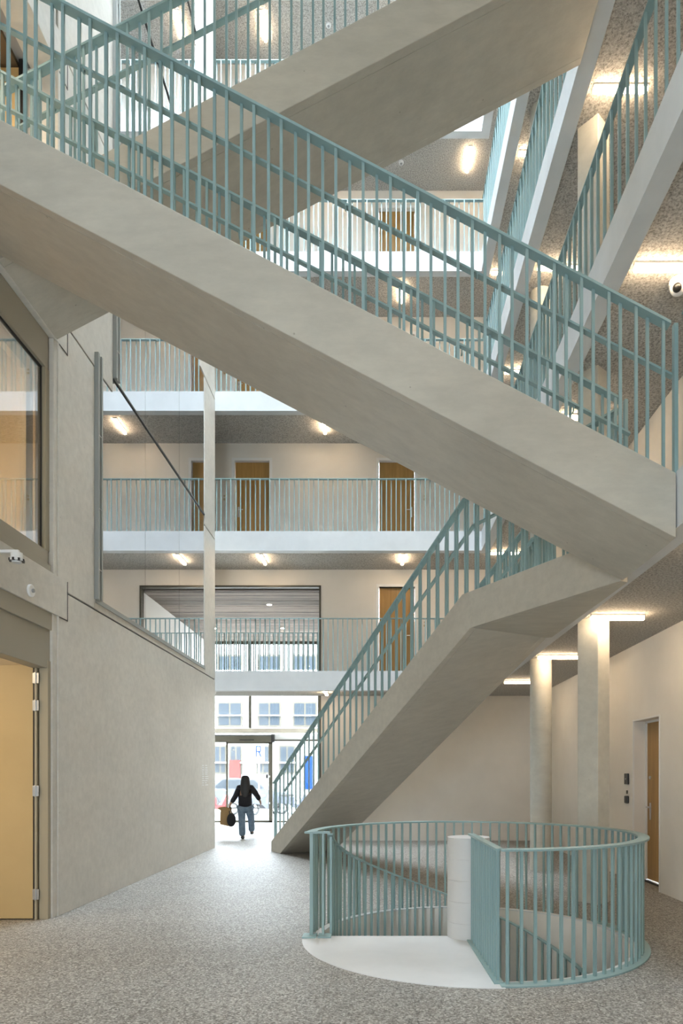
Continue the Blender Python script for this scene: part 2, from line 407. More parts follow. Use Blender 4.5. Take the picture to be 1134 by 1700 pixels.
for k in range(5):
    z = LV[k]
    balustrade('gallery_balustrade', f'pale teal balustrade on the back gallery of the {ORD[k]} floor', [(-3.72 if k else -3.72, RY, z), (RX, RY, z)], RH, group='gallery balustrades')
    segs = {0: [(RY, 8.66), (4.95, 0.0)], 2: [(RY, 7.42), (6.2, 1.0)]}.get(k, [(RY, 0.0 if k < 2 else 1.0)])
    for n, (ya, yb) in enumerate(segs):
        where = {0: ['beyond the lower stair landing', 'on the near side of the stair landing'], 2: ['beyond the top stair flight', 'on the near side of the top stair flight']}.get(k, ['along the right side'])[n]
        balustrade('gallery_balustrade', f'teal balustrade of the right-hand gallery on the {ORD[k]} floor, {where}'.replace('balustrade of the right-hand gallery', 'right-gallery railing'), [(RX, ya-(.05 if ya == RY else 0), z), (RX, yb, z)], RH, group='gallery balustrades',
                   posts=[(RX, yb, z)] if n == 0 and len(segs) > 1 else ([(RX, ya, z)] if n else []))
# second, inner balustrade in the tall opening on the first floor
balustrade('inner_balustrade', 'thin teal balustrade inside the tall opening, in front of the bright facade', [(OX0, YB-.06, LV[0]), (OX1-.02, YB-.06, LV[0])], 1.12, pitch=0.115, group=None, width=.05)

# ------------------------------------------------------------------ straight stairs
def stair_thing(label, loc): return thing('staircase', loc, label, 'staircase', 'straight concrete flights')
def add_flight(parent, A, d, n, width, prof_bot, prof_top, inner_top, steps, far=None, inner=None):
    """A: foot of front soffit edge; d, n: unit horizontals along and across; profiles are (s,z) lists"""
    A = Vector(A); d = Vector((*d, 0)); n = Vector((*n, 0))
    def P(s, z, q=0): v = A+d*s+n*q; return Vector((v.x, v.y, z))
    up = 0.09
    bot = prof_bot; top = prof_top
    ring = [P(s, z) for s, z in bot]+[P(s, z) for s, z in reversed(top)]
    MB().extrude(ring, n*up).build('stringer', 'stair_concrete', parent, bevel=0.006)
    fb, ft = far if far else (bot, top)
    ring2 = [P(s, z, width-up) for s, z in fb]+[P(s, z, width-up) for s, z in reversed(ft)]
    MB().extrude(ring2, n*up).build('stringer', 'stair_concrete', parent, bevel=0.006)
    ib = inner if inner else bot
    ring3 = [P(s, z, up) for s, z in ib]+[P(s, z, up) for s, z in reversed(inner_top)]
    MB().extrude(ring3, n*(width-2*up)).build('waist_slab', 'stair_concrete', parent)
    if steps:
        s0, run, rise, cnt, zb, sign = steps
        ang = math.atan2(d.y, d.x)
        me = MB().box(0, run, 0, width-2*up-.002, -min(rise, .11) if sign > 0 and steps[4] == 0.0 else -rise, 0).mesh('step', 'stair_concrete')
        for i in range(cnt):
            v = P(s0+run*i, zb+rise*(i+1), up+.001)
            o = place('step', me, tuple(v), parent); o.rotation_euler.z = ang if sign > 0 else ang
            if sign < 0: o.scale.y = -1
def handrail(parent, pts, brk_dir, every=1.1):
    MB().sweep(pts, 0.05, 0.018).build('handrail', 'teal', parent)
    P = [Vector(p) for p in pts]; b = Vector(brk_dir)
    tot = 0
    for a, c in zip(P[:-1], P[1:]):
        L = (c-a).length; s = every*.5
        while s < L:
            q = a+(c-a)*(s/L)
            MB().tube([q+Vector((0, 0, -.012)), q+Vector((0, 0, -.05))+b*.01, q+Vector((0, 0, -.062))+b*.035, q+Vector((0, 0, -.05))+b*.06], 0.006, 6).build('rail_bracket', 'teal', parent)
            s += every
def splices(parent, a, b, every=1.17, first=.6):
    a = Vector(a); b = Vector(b); L = (b-a).length; s = first; d = (b-a).normalized()
    sd = Vector((d.y, -d.x, 0)).normalized()*.028
    while s < L:
        q = a+d*s-Vector((0, 0, .0145)); u = d*.055
        MB().extrude([q-u-sd, q+u-sd, q+u+sd, q-u+sd], (0, 0, -.006)).build('splice_plate', 'teal_dark', parent)
        s += every
# flight 1: ground -> first floor
k1 = 1.148
dF = (0.564/k1, -1/k1); nF = (1/k1, 0.564/k1)
A1 = (-1.94, 13.39, 0)
f1 = stair_thing('concrete stair rising from the ground floor to its angled first-floor landing', A1)
sK = 5.35*k1; sE = 7.28*k1; sT = 5.98; WF = 1.2
tz = 3.70
add_flight(f1, A1, dF, nF, WF, [(-.49, 0), (0, 0), (sK, 3.27), (sE, 3.27)], [(-.49, .20), (sT, tz), (sE, tz)],
           [(-.49, .02), (-.2, .02), (sT-.05, 3.48), (sK, 3.50)], (-.2, .318, .181, 19, 0.0, 1),
           far=([(-.49, 0), (0, 0), (sK, 3.27)], [(-.49, .20), (sT, tz), (sK, tz)]), inner=[(-.49, 0), (0, 0), (sK, 3.27)])
def F1(s, z, q): return (A1[0]+dF[0]*s+nF[0]*q, A1[1]+dF[1]*s+nF[1]*q, z)
# landing wedge against the gallery
kb = F1(sK, 0, WF)
MB().poly_prism([F1(sK, 0, .09)[:2], F1(sE, 0, .09)[:2], (GX, kb[1]-.03), F1(sK, 0, WF)[:2]], 3.271, 3.66).build('landing', 'stair_concrete', f1)
zs = lambda s: .20+(tz-.20)*(s+.49)/(sT+.49)
for q, side in ((.045, 'near'), (WF-.045, 'far')):
    end = sE-.06 if side == 'near' else sT+.35
    p = [F1(-.42, zs(-.42), q), F1(sT, tz, q), F1(end, tz, q)]
    b = balustrade('stair_balustrade', f'teal balustrade on the {side} side of the ground floor stair', p, 1.15, group='stair balustrades', pitch=.102, width=.085,
                   posts=[F1(-.40, zs(-.40), q)])
    qi = q+(.09 if side == 'near' else -.09); bd = -Vector((*nF, 0)) if side == 'near' else Vector((*nF, 0))
    handrail(b, [F1(-.1, zs(-.1)+.82, qi), F1(sT+.05, tz+.84, qi), F1(end-.1, tz+.84, qi)], bd)
    splices(b, F1(-.42, zs(-.42)+1.15, q), F1(sT, tz+1.15, q))
# flight 2: first -> second floor, parallel to the picture, and flight 3: second -> third
def straight(name, x0, x1, z0, z1, ya, yb, thick, label, idx, ext=0.0):
    # soffit goes from (x0,z0) to (x1,z1); ya near face, yb far face
    t = stair_thing(label, (x0, ya, z0))
    sgn = 1 if x1 > x0 else -1; L = abs(x1-x0); d = (sgn, 0); n = (0, 1)
    wdt = yb-ya
    bot = [(0, z0), (L, z1)]; top = [(0, z0+thick), (L, z1+thick)]
    inner = [(0, z0+.2), (L, z1+.2)]
    rise = (z1-z0)/17
    add_flight(t, (x0, ya, 0), d, n, wdt, bot, top, inner, (0, L/17, rise, 16, z0+.215, sgn))
    # steps are boxes with origin at near stringer; for a leftward flight mirror them
    for side, y in (('near', ya+.045), ('far', yb-.045)):
        b = balustrade('stair_balustrade', f'teal balustrade on the {side} side of the {label.split(" stair")[0].replace("concrete ","")} flight', [(x0-(.035 if sgn < 0 else -.02), y, z0+thick+.012-(.018 if sgn < 0 else 0)), (x1, y, z1+thick)], 1.12, group='stair balustrades', pitch=.1, width=.085,
                       posts=[(x0-sgn*(.012 if sgn < 0 else -.01), y, z0+thick)])
        yi = y+(.075 if side == 'near' else -.075); bd = (0, -1, 0) if side == 'near' else (0, 1, 0)
        handrail(b, [(x0-sgn*.02, yi, z0+thick+.78), (x1, yi, z1+thick+.79)], bd)
        splices(b, (x0, y, z0+thick+1.12), (x1, y, z1+thick+1.12), 1.17, .95)
    return t
F2Y = (4.98, 6.08); F3Y = (6.24, 7.38)
straight('f2', 2.17, -3.478, 3.262, 6.215, F2Y[0], F2Y[1], .475, 'large middle concrete stair climbing to the left', 1)
straight('f3', -3.478, 2.175, 6.24, 9.21, F3Y[0], F3Y[1], .47, 'upper concrete stair climbing to the right', 2)

# unseen flights added above to shade the two below
straight('f4', 2.17, -3.478, 9.202, 12.155, F2Y[0], F2Y[1], .475, 'added third-to-fourth floor concrete stair, out of view, to shade the lower flights', 3)
straight('f5', -3.478, 2.175, 12.18, 15.15, F3Y[0], F3Y[1], .47, 'added fourth-to-fifth floor concrete stair, out of view, to shade the lower flights', 4)

# ------------------------------------------------------------------ left wall
wl = struct_empty('wall_left', (XL, 10, 0))
XI = XL-.2
def lbox(y0, y1, z0, z1, mat='wall_concrete', name='concrete_panel', x1=XL, x0=None, bevel=.006):
    return MB().box(XI if x0 is None else x0, x1, y0, y1, z0, z1).build(name, mat, wl, bevel=bevel)
J = [3.565+2.97*k for k in range(6)]; G = .011
YA = 7.41
lbox(YA, 14.5, 0, J[0]-G)                                    # big ground panel
# beam ends that notch into the panels
for k in range(4):
    zt = LV[k]-.065; zb = zt-.43
    lbox(YF, YA+.21, zb, zt, x1=XL+.002, x0=XI-.1, name='floor_beam', mat='wall_concrete')
    MB().box(XL-.01, XL+.0035, YA+.21, YA+.222, zb-.012, zt).box(XL-.01, XL+.0035, YA+.02, YA+.222, zb-.012, zb).build('joint_seal', 'black', wl)
# storeys above: panels around the reflecting windows
wins = [(0, 8.35, 13.64, 3.70, 6.735), (1, 8.93, 13.64, 6.745, 9.69), (2, 8.93, 13.3, 9.70, 12.79), (3, 8.93, 13.0, 12.80, 15.69), (4, 8.93, 13.0, 15.7, 18.4)]
for k, y0, y1, z0, z1 in wins:
    a = J[k]+G; b = J[k+1]-G
    lbox(YA, y0, a, b); lbox(y1, 14.5, a, b)
    if k == 0: lbox(y0, y1, a, z0, name='sill_panel')
    if z1 < b-.02: lbox(y0, y1, z1, b, name='head_panel')
MB().box(XI-.02, XL-.03, YA, 14.48, 0, TOP-.6).build('joint_backing', 'black', wl) if False else None
for z in J[:5]:
    MB().box(XI, XL-.02, YA, 8.30, z-.03, z+.03).box(XI, XL-.02, 13.7, 14.48, z-.03, z+.03).build('joint_seal', 'black', wl)
MB().box(XI, XL-.02, 8.3, 13.7, J[0]-.03, J[0]+.03).build('joint_seal', 'black', wl)
for i, (k, y0, y1, z0, z1) in enumerate(wins):
    wn = struct_empty(f'window_{i+1}', (XL, y0, z0))
    js = [y0+.14, 10.2, 11.93, y1]
    MB().box(XL-.12, XL+.05, y0, y0+.045, z0-.01, z1-.02).box(XL-.10, XL+.035, y0+.05, y0+.10, z0-.01, z1-.02).box(XL-.10, XL+.05, y0+.10, y0+.14, z0-.01, z1-.02).build('side_frame', 'gray_frame', wn, bevel=.003)
    MB().box(XL-.10, XL+(.012 if k == 0 else .004), y0+.02, y1, z0-(.045 if k == 0 else .012), z0+.012).build('sill_frame', 'gray_frame' if k == 0 else 'dark_frame', wn)
    for a, b in zip(js[:-1], js[1:]):
        MB().box(XL-.03, XL-.012, a+.004, b-.004, z0+.01, z1-.015).build('pane', 'glass_mirror', wn)
    for z in (z0+.35, z0+1.1, z0+2.0): MB().box(XL+.035, XL+.052, y0+.02, y0+.09, z, z+.012).build('frame_clip', 'steel', wn)
# pier end, closing wall behind the windows
MB().box(XW, XI, 14.3, 14.49, 0, TOP).build('return_wall', 'plaster', wl)
MB().box(XW, XI-.6, YA+.1, YA+.2, 0, TOP).build('cross_wall', 'plaster', wl)
for k in range(5):
    MB().box(XW, XI, YF, 14.3, LV[k]-.45, LV[k]).build('room_slab', 'roughgray', wl)
# zone A ground floor: fascia and folded door leaf
lbox(YF, YA-.08, 2.67, LV[0]-.5, mat='fascia', name='fascia_panel', x1=XL-.045, bevel=.004)
lbox(YF, YA-.10, 3.08, LV[0]-.49, mat='fascia', name='fascia_rail', x1=XL-.02, bevel=.004)
lbox(YA-.10, YA, 0, LV[0]-.49, mat='wall_concrete', name='concrete_jamb', x1=XL-.015, x0=XI-.05)
MB().box(XL-.13, XL-.035, YA-.16, YA-.10, 0, 2.75).box(XL-.165, XL-.14, YA-.19, YA-.10, 0, 2.75).build('door_jamb', 'tan_frame', wl, bevel=.003)
d1_ = struct_empty('door_1', (-3.66, 7.26, 0))
MB().box(-4.75, -3.665, 7.23, 7.275, .012, 2.70).build('leaf', 'tan_leaf', d1_, bevel=.003)
MB().box(-3.665, -3.655, 7.235, 7.27, .012, 2.70).build('dark_gap_strip', 'black', d1_)  # black colour stands in for the shaded gap beside the leaf
for z in (2.56, 2.27, 1.365, .27):
    MB().box(-3.665, -3.60, 7.218, 7.232, z-.055, z+.055).box(-3.642, -3.625, 7.205, 7.222, z-.06, z+.06).build('hinge', 'steel', d1_, bevel=.002)
MB().box(XW, -3.62, 7.40, 7.47, 0, 3.3).build('room_wall', 'room', wl)
MB().box(XW, XI, YF, 7.4, 3.24, 3.30).build('room_ceiling', 'room', wl)
area('ground_room_light', (-5.2, 5.4, 3.1), 1.2, 1.2, 11, (1, .78, .5))
# zone A first floor: big framed window into a warm room
z0, z1 = LV[0]-.065, LV[1]-.495
w6 = struct_empty('window_6', (XL, 7.2, z0))
MB().box(XL-.16, XL-.06, YF, YA-.1, z0, z0+.24).build('sill_frame', 'fascia', w6, bevel=.004)
MB().box(XL-.16, XL-.035, YF, YA-.1, z0, z0+.09).build('sill_plinth', 'fascia', w6, bevel=.004)
MB().box(XL-.16, XL-.06, YF, YA-.1, z1-.36, z1).build('head_frame', 'fascia', w6, bevel=.004)
MB().box(XL-.16, XL-.06, 7.24, YA-.06, z0+.24, z1-.36).build('side_frame', 'tan_frame', w6, bevel=.004)
MB().box(XL-.12, XL-.095, 7.215, 7.24, z0+.24, z1-.36).box(XL-.12, XL-.095, YF, 7.24, z1-.385, z1-.36).build('gasket', 'black', w6)
MB().box(XL-.115, XL-.10, YF, 7.215, z0+.24, z1-.385).build('pane', 'glass_warm', w6)
MB().box(XL-.24, XL-.17, 7.06, 7.2, z0+.2, z1-.3).box(XL-.24, XL-.17, YF, 7.2, z1-.48, z1-.3).build('inner_frame', 'tan_leaf', w6)
lbox(YA-.08, YA, z0, z1, name='concrete_jamb', x1=XL-.012)
MB().box(XW, XI-.05, 7.40, 7.47, z0, z1+.1).box(XW, XW+.05, YF, 7.4, z0, z1+.1).build('room_wall', 'room', wl)
area('upper_room_light', (-5.0, 5.2, 6.05), 1.6, 1.6, 38, (1, .80, .54))
# zone A second floor: alcove with a landing and a tan door leaf
MB().box(-3.83, XI, 7.41, 7.56, LV[1]-.06, LV[2]-.49).build('alcove_wall', 'wall_concrete', wl)
d2_ = struct_empty('door_2', (-3.9, 7.38, LV[1]))
MB().box(-4.75, -3.87, 7.34, 7.385, LV[1]+.01, LV[1]+2.42).build('leaf', 'tan_leaf', d2_, bevel=.003)
MB().box(-3.87, -3.83, 7.33, 7.40, LV[1], LV[1]+2.5).build('dark_gap_strip', 'black', d2_)
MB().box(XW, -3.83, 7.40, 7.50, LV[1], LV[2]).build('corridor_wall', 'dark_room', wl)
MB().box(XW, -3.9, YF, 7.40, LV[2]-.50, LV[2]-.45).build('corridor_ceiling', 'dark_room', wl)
MB().box(-4.1, -3.9, YF, 4.9, LV[1], LV[2]-.4).build('corridor_partition', 'wall_concrete', wl)
for k in (2, 3, 4):
    lbox(YF, YA-.01, LV[k]-.06 if k > 2 else LV[2]-.06, LV[k+1]-.5, name='upper_panel', x1=XL-.02)

area('added_corridor_light', (-4.7, 5.6, 9.05), 1.0, 1.0, 28, (1, .82, .6))  # unseen lamp added to brighten the alcove wall and door leaf
# wall devices on the left
o = thing('round_sensor', (XL+.02, 6.8, 3.37), 'round white sensor with grey centre on the beam above the tan door', 'sensor')
def disc_x(r, x0, x1, y, z, seg=24): 
    m = MB(); a = 0
    for x in (x0, x1): m.v += [(x, y+r*math.cos(2*math.pi*k/seg), z+r*math.sin(2*math.pi*k/seg)) for k in range(seg)]
    for k in range(seg): l = (k+1) % seg; m.f.append((k, l, seg+l, seg+k))
    m.f.append(tuple(range(seg))); m.f.append(tuple(range(seg, 2*seg))); return m
def disc_y(r, y0, y1, x, z, seg=20):
    m = MB()
    for y in (y0, y1): m.v += [(x+r*math.cos(2*math.pi*k/seg), y, z+r*math.sin(2*math.pi*k/seg)) for k in range(seg)]
    for k in range(seg): l = (k+1) % seg; m.f.append((k, l, seg+l, seg+k))
    m.f.append(tuple(range(seg))); m.f.append(tuple(range(seg, 2*seg))); return m
disc_x(.062, XL, XL+.028, 6.8, 3.37).build('housing', 'white_plastic', o, bevel=.008)
disc_x(.02, XL+.028, XL+.045, 6.8, 3.37).build('sensor_eye', 'roughgray', o)
sd = thing('smoke_detector', (-3.28, 6.2, 3.54), 'white smoke detector hanging from a short wall arm at the left edge', 'smoke detector')
MB().box(XL, -3.27, 6.185, 6.215, 3.55, 3.575).build('wall_arm', 'white_plastic', sd)
MB().cyl(-3.29, 6.2, 3.50, 3.55, .05, 24, .05).cyl(-3.29, 6.2, 3.475, 3.50, .062, 24, .06).build('base', 'white_plastic', sd)
for i in range(8):
    a = math.pi*2*i/8; x, y = -3.29+.057*math.cos(a), 6.2+.057*math.sin(a)
    MB().box(x-.009, x+.009, y-.009, y+.009, 3.470, 3.494).build('vent', 'black', sd)
MB().cyl(-3.29, 6.2, 3.46, 3.472, .04, 24).build('cap', 'white_plastic', sd)
sg = thing('house_number_lettering', (XL+.002, 13.64, 1.34), 'small white lines of lettering on the concrete wall near the entrance', 'sign')
for r in range(10):
    z = 1.74-.043*r
    for (a, b) in ((13.44, 13.44+random.uniform(.07, .15)), (13.66, 13.66+random.uniform(.12, .24))):
        y = a
        while y < b:
            wl_ = random.uniform(.02, .05); MB().box(XL+.001, XL+.004, y, y+wl_, z-.02, z).build('letter_block', 'white_plastic', sg); y += wl_+.012

# ------------------------------------------------------------------ doors of the back galleries and the right wall
def oak_door(idx, xa, xb, z, hinge):
    d = struct_empty(f'door_{idx}', (xa, YB, z))
    y = YB+.10
    MB().box(xa-.03, xa+.035, YB-.004, YB+.15, z, z+DH+.03).box(xb-.035, xb+.03, YB-.004, YB+.15, z, z+DH+.03).box(xa+.035, xb-.035, YB-.004, YB+.15, z+DH-.035, z+DH+.03).build('door_frame', 'white_plastic', d)
    MB().box(xa+.038, xb-.038, y, y+.05, z+.01, z+DH-.038).build('leaf', 'oak', d)
    hx = xa+.11 if hinge == 'R' else xb-.11; s = 1 if hinge == 'R' else -1
    h = MB().box(hx-.02, hx+.02, y-.008, y, z+.92, z+1.16).tube([(hx, y-.01, z+1.08), (hx, y-.055, z+1.08), (hx+s*.11, y-.055, z+1.08)], .010, 8).build('handle', 'steel', d)
    MB().box(xa+.02, xb-.02, YB+.02, YB+.14, z-.005, z+.008).build('threshold', 'roughgray', d)
    bx = xa-.2 if hinge == 'R' else xb+.2
    t = thing('doorbell_plate', (bx, YB, z+1.30), f'pair of small round brass bells beside the {"left" if hinge=="R" else "right"} oak door of the {ORD[round((z-3.755)/2.97)]} floor', 'doorbell', 'round bells beside oak doors')
    disc_y(.028, YB-.012, YB, bx, z+1.30).build('bell', 'bell_gold', t); disc_y(.022, YB-.012, YB, bx, z+1.38).build('bell', 'bell_gold', t)
n = 3
for k in range(5):
    if k > 0: oak_door(n, DA[0], DA[1], LV[k], 'R'); n += 1
    oak_door(n, DB[0], DB[1], LV[k], 'L'); n += 1
# right wall door: recessed in the thick wall, hinge at the near side
dr = struct_empty(f'door_{n}', (XR+.2, 9.4, 0)); n += 1
MB().box(XR+.19, XR+.24, d0, d1, .045, dz).build('leaf', 'oak', dr)
MB().box(XR+.17, XR+.19, d1-.03, d1, 0, dz).box(XR+.17, XR+.19, d0, d1, dz-.03, dz).build('door_frame', 'white_plastic', dr)
MB().box(XR+.16, XR+.25, d0, d1, 0, .03).build('threshold', 'black', dr)
h = MB().box(XR+.182, XR+.19, 9.70, 9.74, .90, 1.14).tube([(XR+.18, 9.72, 1.08), (XR+.13, 9.72, 1.08), (XR+.13, 9.60, 1.08)], .011, 8).build('handle', 'steel', dr)
disc_x(.024, XR+.175, XR+.19, 9.72, 1.50).build('peep_hole', 'steel', dr)
MB().box(XR-.008, XR+.012, d0-.02, d0+.004, 0, dz+.02).box(XR-.008, XR+.012, d1-.004, d1+.02, 0, dz+.02).box(XR-.008, XR+.012, d0, d1, dz-.004, dz+.02).build('opening_bead', 'white_plastic', dr)
t = thing('intercom_panel', (XR, 10.06, 1.42), 'black upright intercom panel on the right wall, above the key reader', 'intercom')
MB().box(XR-.03, XR, 10.03, 10.16, 1.40, 1.56).build('housing', 'black', t, bevel=.006); MB().box(XR-.034, XR-.03, 10.085, 10.105, 1.47, 1.49).build('button', 'steel', t)
t = thing('key_reader', (XR, 10.06, 1.13), 'small black rounded key reader on the right wall, below the intercom', 'intercom')
MB().box(XR-.035, XR, 10.03, 10.15, 1.12, 1.23).build('housing', 'black', t, bevel=.012); MB().box(XR-.02, XR, 10.08, 10.10, 1.26, 1.31).build('indicator_strip', 'bronze', t)

# ------------------------------------------------------------------ columns
for k in range(5):
    z0 = 0 if k == 0 else LV[k-1]+.01; z1 = LV[k]-.345
    fl_name = 'ground' if k == 0 else ORD[k-1]
    c = MB().cyl(2.626, 11.06, z0, z1, .173, 40).build('round_column', 'column_concrete'); soft(c)
    tag(c, f'round pale concrete column standing on the {fl_name} floor', 'column', 'round columns under the right gallery')
    P4 = [(2.40, 8.25), (2.586, 8.05), (2.786, 8.235), (2.60, 8.435)]
    c = MB().poly_prism(P4, z0, z1).build('square_column', 'column_concrete', bevel=.008)
    tag(c, f'square pale concrete column set diagonally on the {fl_name} floor', 'column', 'square columns under the right gallery')

# ------------------------------------------------------------------ lamps
def capsule(mb, ax, c, L, w, h):
    # rounded bar hanging below c.z, along axis ax
    prof = [(-w/2, 0), (-w/2, -h*.6), (-w*.32, -h), (w*.32, -h), (w/2, -h*.6), (w/2, 0)]
    if ax == 'x': mb.extrude([(c[0]-L/2, c[1]+a, c[2]+b) for a, b in prof], (L, 0, 0))
    else: mb.extrude([(c[0]+a, c[1]-L/2, c[2]+b) for a, b in prof], (0, L, 0))
    return mb
lamp_me = {}
for ax in 'xy':
    lamp_me[ax] = (capsule(MB(), ax, (0, 0, 0), .62, .074, .03).mesh('housing', 'white_plastic'), capsule(MB(), ax, (0, 0, -.03), .61, .062, .036).mesh('diffuser', 'lamp'))
def lamp(ax, x, y, k, label):
    z = LV[k]-.35
    t = thing('ceiling_light', (x, y, z), label, 'ceiling light', 'linear ceiling lights')
    place('housing', lamp_me[ax][0], (x, y, z), t); place('diffuser', lamp_me[ax][1], (x, y, z), t)
    for s in (-.2, .2):
        MB().box(x+(s if ax == 'x' else 0)-.02, x+(s if ax == 'x' else 0)+.02, y+(s if ax == 'y' else 0)-.02, y+(s if ax == 'y' else 0)+.02, z-.004, z+.002).build('clip', 'steel', t)
ROWS = {0: [2.45, 5.2, 7.95, 10.6, 13.43], 1: [1.0, 3.77, 6.47, 9.17, 11.9, 14.75], 2: [2.3, 5.0, 7.74, 10.46, 13.16], 3: [3.7, 6.4, 9.1, 11.8, 14.6], 4: [5.0, 7.74, 10.46, 13.16], 5: [6.4, 9.1, 11.8]}
XA = {0: 2.78, 1: 2.73, 2: 2.74, 3: 2.72, 4: 2.72, 5: 2.72}
pos = ['nearest', 'second', 'third', 'fourth', 'fifth', 'farthest']
for k, ys in ROWS.items():
    for i, y in enumerate(ys):
        lamp('x', XA[k], y, k, f'warm linear light under the {ORD[k]}{"" if k==5 else "-floor"} slab, {pos[i] if i < len(ys)-1 else "farthest"} along the right gallery')
for k, xs in {0: [-1.18], 1: [-2.58, .53], 2: [-1.22], 3: [-2.58, .5], 4: [-1.2, 2.0], 5: [-2.57, .5]}.items():
    for i, x in enumerate(xs):
        lamp('y', x, 15.2, k, f'warm linear light under the {ORD[k]}{"" if k==5 else "-floor"} slab of the back gallery, {"left" if i == 0 else "right"} one')
# ceiling cameras and detectors
def dome(x, y, z, r, label, name='security_camera', eye=True, cat='camera'):
    t = thing(name, (x, y, z), label, cat)
    MB().cyl(x, y, z-r*.7, z, r, 28).build('base', 'white_plastic', t, bevel=.006)
    b = MB().ball((x, y, z-r*.8), r*.92, 24, 16).build('dome', 'white_plastic', t, smooth=True)
    if eye:
        e = MB().ball((x-r*.30, y-r*.45, z-r*1.15), r*.52, 20, 14).build('lens', 'black', t, smooth=True)
dome(2.93, 6.68, LV[1]-.35, .085, 'white dome camera on the rough ceiling near the right edge')
dome(-3.62, 14.9, LV[0]-.35, .07, 'small white dome camera under the first gallery above the entrance')
def detector(x, y, z, label):
    t = thing('ceiling_detector', (x, y, z), label, 'smoke detector', None)
    MB().cyl(x, y, z-.03, z, .055, 24, .06).build('base', 'white_plastic', t); MB().cyl(x, y, z-.045, z-.03, .025, 16).build('sensor_cap', 'roughgray', t)
detector(-1.12, 15.2, LV[5]-.35, 'small round detector on the highest visible back ceiling')
detector(.50, 15.3, LV[4]-.35, 'small round detector on the ceiling just below the upper stair')
for x, y, k, wh in ((3.25, 6.9, 1, 'behind the dome camera'),):
    detector(x, y-1.0, LV[k]-.35, 'small round detector on the right ceiling near the dome camera')

# ------------------------------------------------------------------ round stairwell
def arc(r, a0, a1, n, z=0.0, z1=None, cx=CX, cy=CY):
    z1 = z if z1 is None else z1
    return [(cx+r*math.cos(math.radians(a0+(a1-a0)*i/n)), cy+r*math.sin(math.radians(a0+(a1-a0)*i/n)), z+(z1-z)*i/n) for i in range(n+1)]
ww = struct_empty('wall_stairwell', (CX, CY, -3.3))
mb = MB(); n_ = 72
for i in range(n_):
    a, b = 2*math.pi*i/n_, 2*math.pi*(i+1)/n_
    q = lambda r, t, z: (CX+r*math.cos(t), CY+r*math.sin(t), z)
    v = len(mb.v)
    mb.v += [q(1.44, a, -.9), q(1.44, b, -.9), q(1.44, b, -.002), q(1.44, a, -.002), q(1.50, a, -.9), q(1.50, b, -.9), q(1.50, b, -.002), q(1.50, a, -.002)]
    mb.f += [(v, v+1, v+2, v+3), (v+4, v+7, v+6, v+5), (v+3, v+2, v+6, v+7), (v, v+4, v+5, v+1)]
soft(mb.build('well_lining', 'plaster', ww))
MB().sweep([(x, y, .003) for x, y, z in arc(1.47, 178, -88, 90)], .07, .012).build('well_rim', 'white_concrete', ww)
MB().box(-3, 4.4, 3.4, 3.5, -3.3, -.3).box(-3, 4.4, 10.4, 10.5, -3.3, -.3).box(-3, -2.9, 3.5, 10.4, -3.3, -.3).box(4.3, 4.4, 3.5, 10.4, -3.3, -.3).build('basement_wall', 'dark_room', ww)
MB().box(-3, 4.4, 3.4, 10.5, -3.4, -3.3).build('basement_floor', 'black', ww)
MB().box(1.7, 2.5, 10.34, 10.4, -3.3, -1.2).build('basement_door', 'brick_red', ww)
sp = thing('spiral_staircase', (CX-.03, CY, -3.3), 'white spiral stair going down through the round floor opening, with a thick round newel', 'staircase')
# landing: quarter disc 180..270 degrees
lp = [(CX, CY)]+[(p[0], p[1]) for p in arc(1.60, 180, 271, 40)]
MB().poly_prism(lp, -.16, .006).build('landing', 'white_concrete', sp, bevel=.003)
ncx, ncy, nr = CX-.03, CY, .2
z = .945
i = 0
while z > -3.3:
    h = .198 if i else .198
    c = MB().cyl(ncx, ncy, z-h+.0015, z, nr, 48).build('newel_block', 'white_concrete', sp); soft(c); z -= h; i += 1
for i in range(15):
    a0 = 180-24*i; a1 = a0-24; zt = -.2*(i+1)
    pts = [(CX, CY)]+[(p[0], p[1]) for p in arc(1.40, a0, a1, 6)]
    MB().poly_prism(pts[::-1], zt-.15, zt).build('step', 'white_concrete', sp)
# outer circular balustrade: posts at 180 deg, round the back to 270 deg then straight to the newel
def arc_balustrade(name, label, r, a0, a1, z0, z1, H, width, pitch, plate=True, post=True, bot=0.0, thick=.016):
    cxp = arc(r, a0, a1, 90, z0, z1)
    t = thing(name, cxp[0], label, 'railing', None)
    MB().sweep([(x, y, z+H) for x, y, z in cxp], width, thick).build('top_rail', 'teal', t)
    if plate: MB().sweep([(x, y, z+.012) for x, y, z in arc(r+.005, 25, a1, 60, z0, z1)], width+.01, .012).build('base_plate', 'teal', t)
    nb = int(abs(math.radians(a1-a0))*r/pitch); me = bar_mesh(H-thick-bot)
    for i in range(nb):
        f = (i+.5)/nb; a = math.radians(a0+(a1-a0)*f); rr = r-.005
        o = place('baluster', me, (CX+rr*math.cos(a), CY+rr*math.sin(a), z0+(z1-z0)*f+bot), t); o.rotation_euler.z = a
    return t
RR = 1.525
rt = arc_balustrade('round_balustrade', 'pale teal circular balustrade around the stairwell with a flat top rail', RR, 179, -90, 0, 0, .995, .095, .104)
# straight radial screen towards the newel
xs = CX+.0
MB().sweep([(xs, CY-RR+.02, .995), (xs-.03, CY-.18, .995)], .06, .016).build('radial_rail', 'teal', rt)
MB().sweep([(xs-.005, CY-RR+.02, .018), (xs-.035, CY-.18, .018)], .07, .014).build('radial_plate', 'teal', rt)
me = bar_mesh(.995-.016)
for i in range(13):
    f = (i+.6)/13.2; o = place('baluster', me, (xs-.03*f, (CY-RR+.03)+(RR-.21)*f, 0), rt)
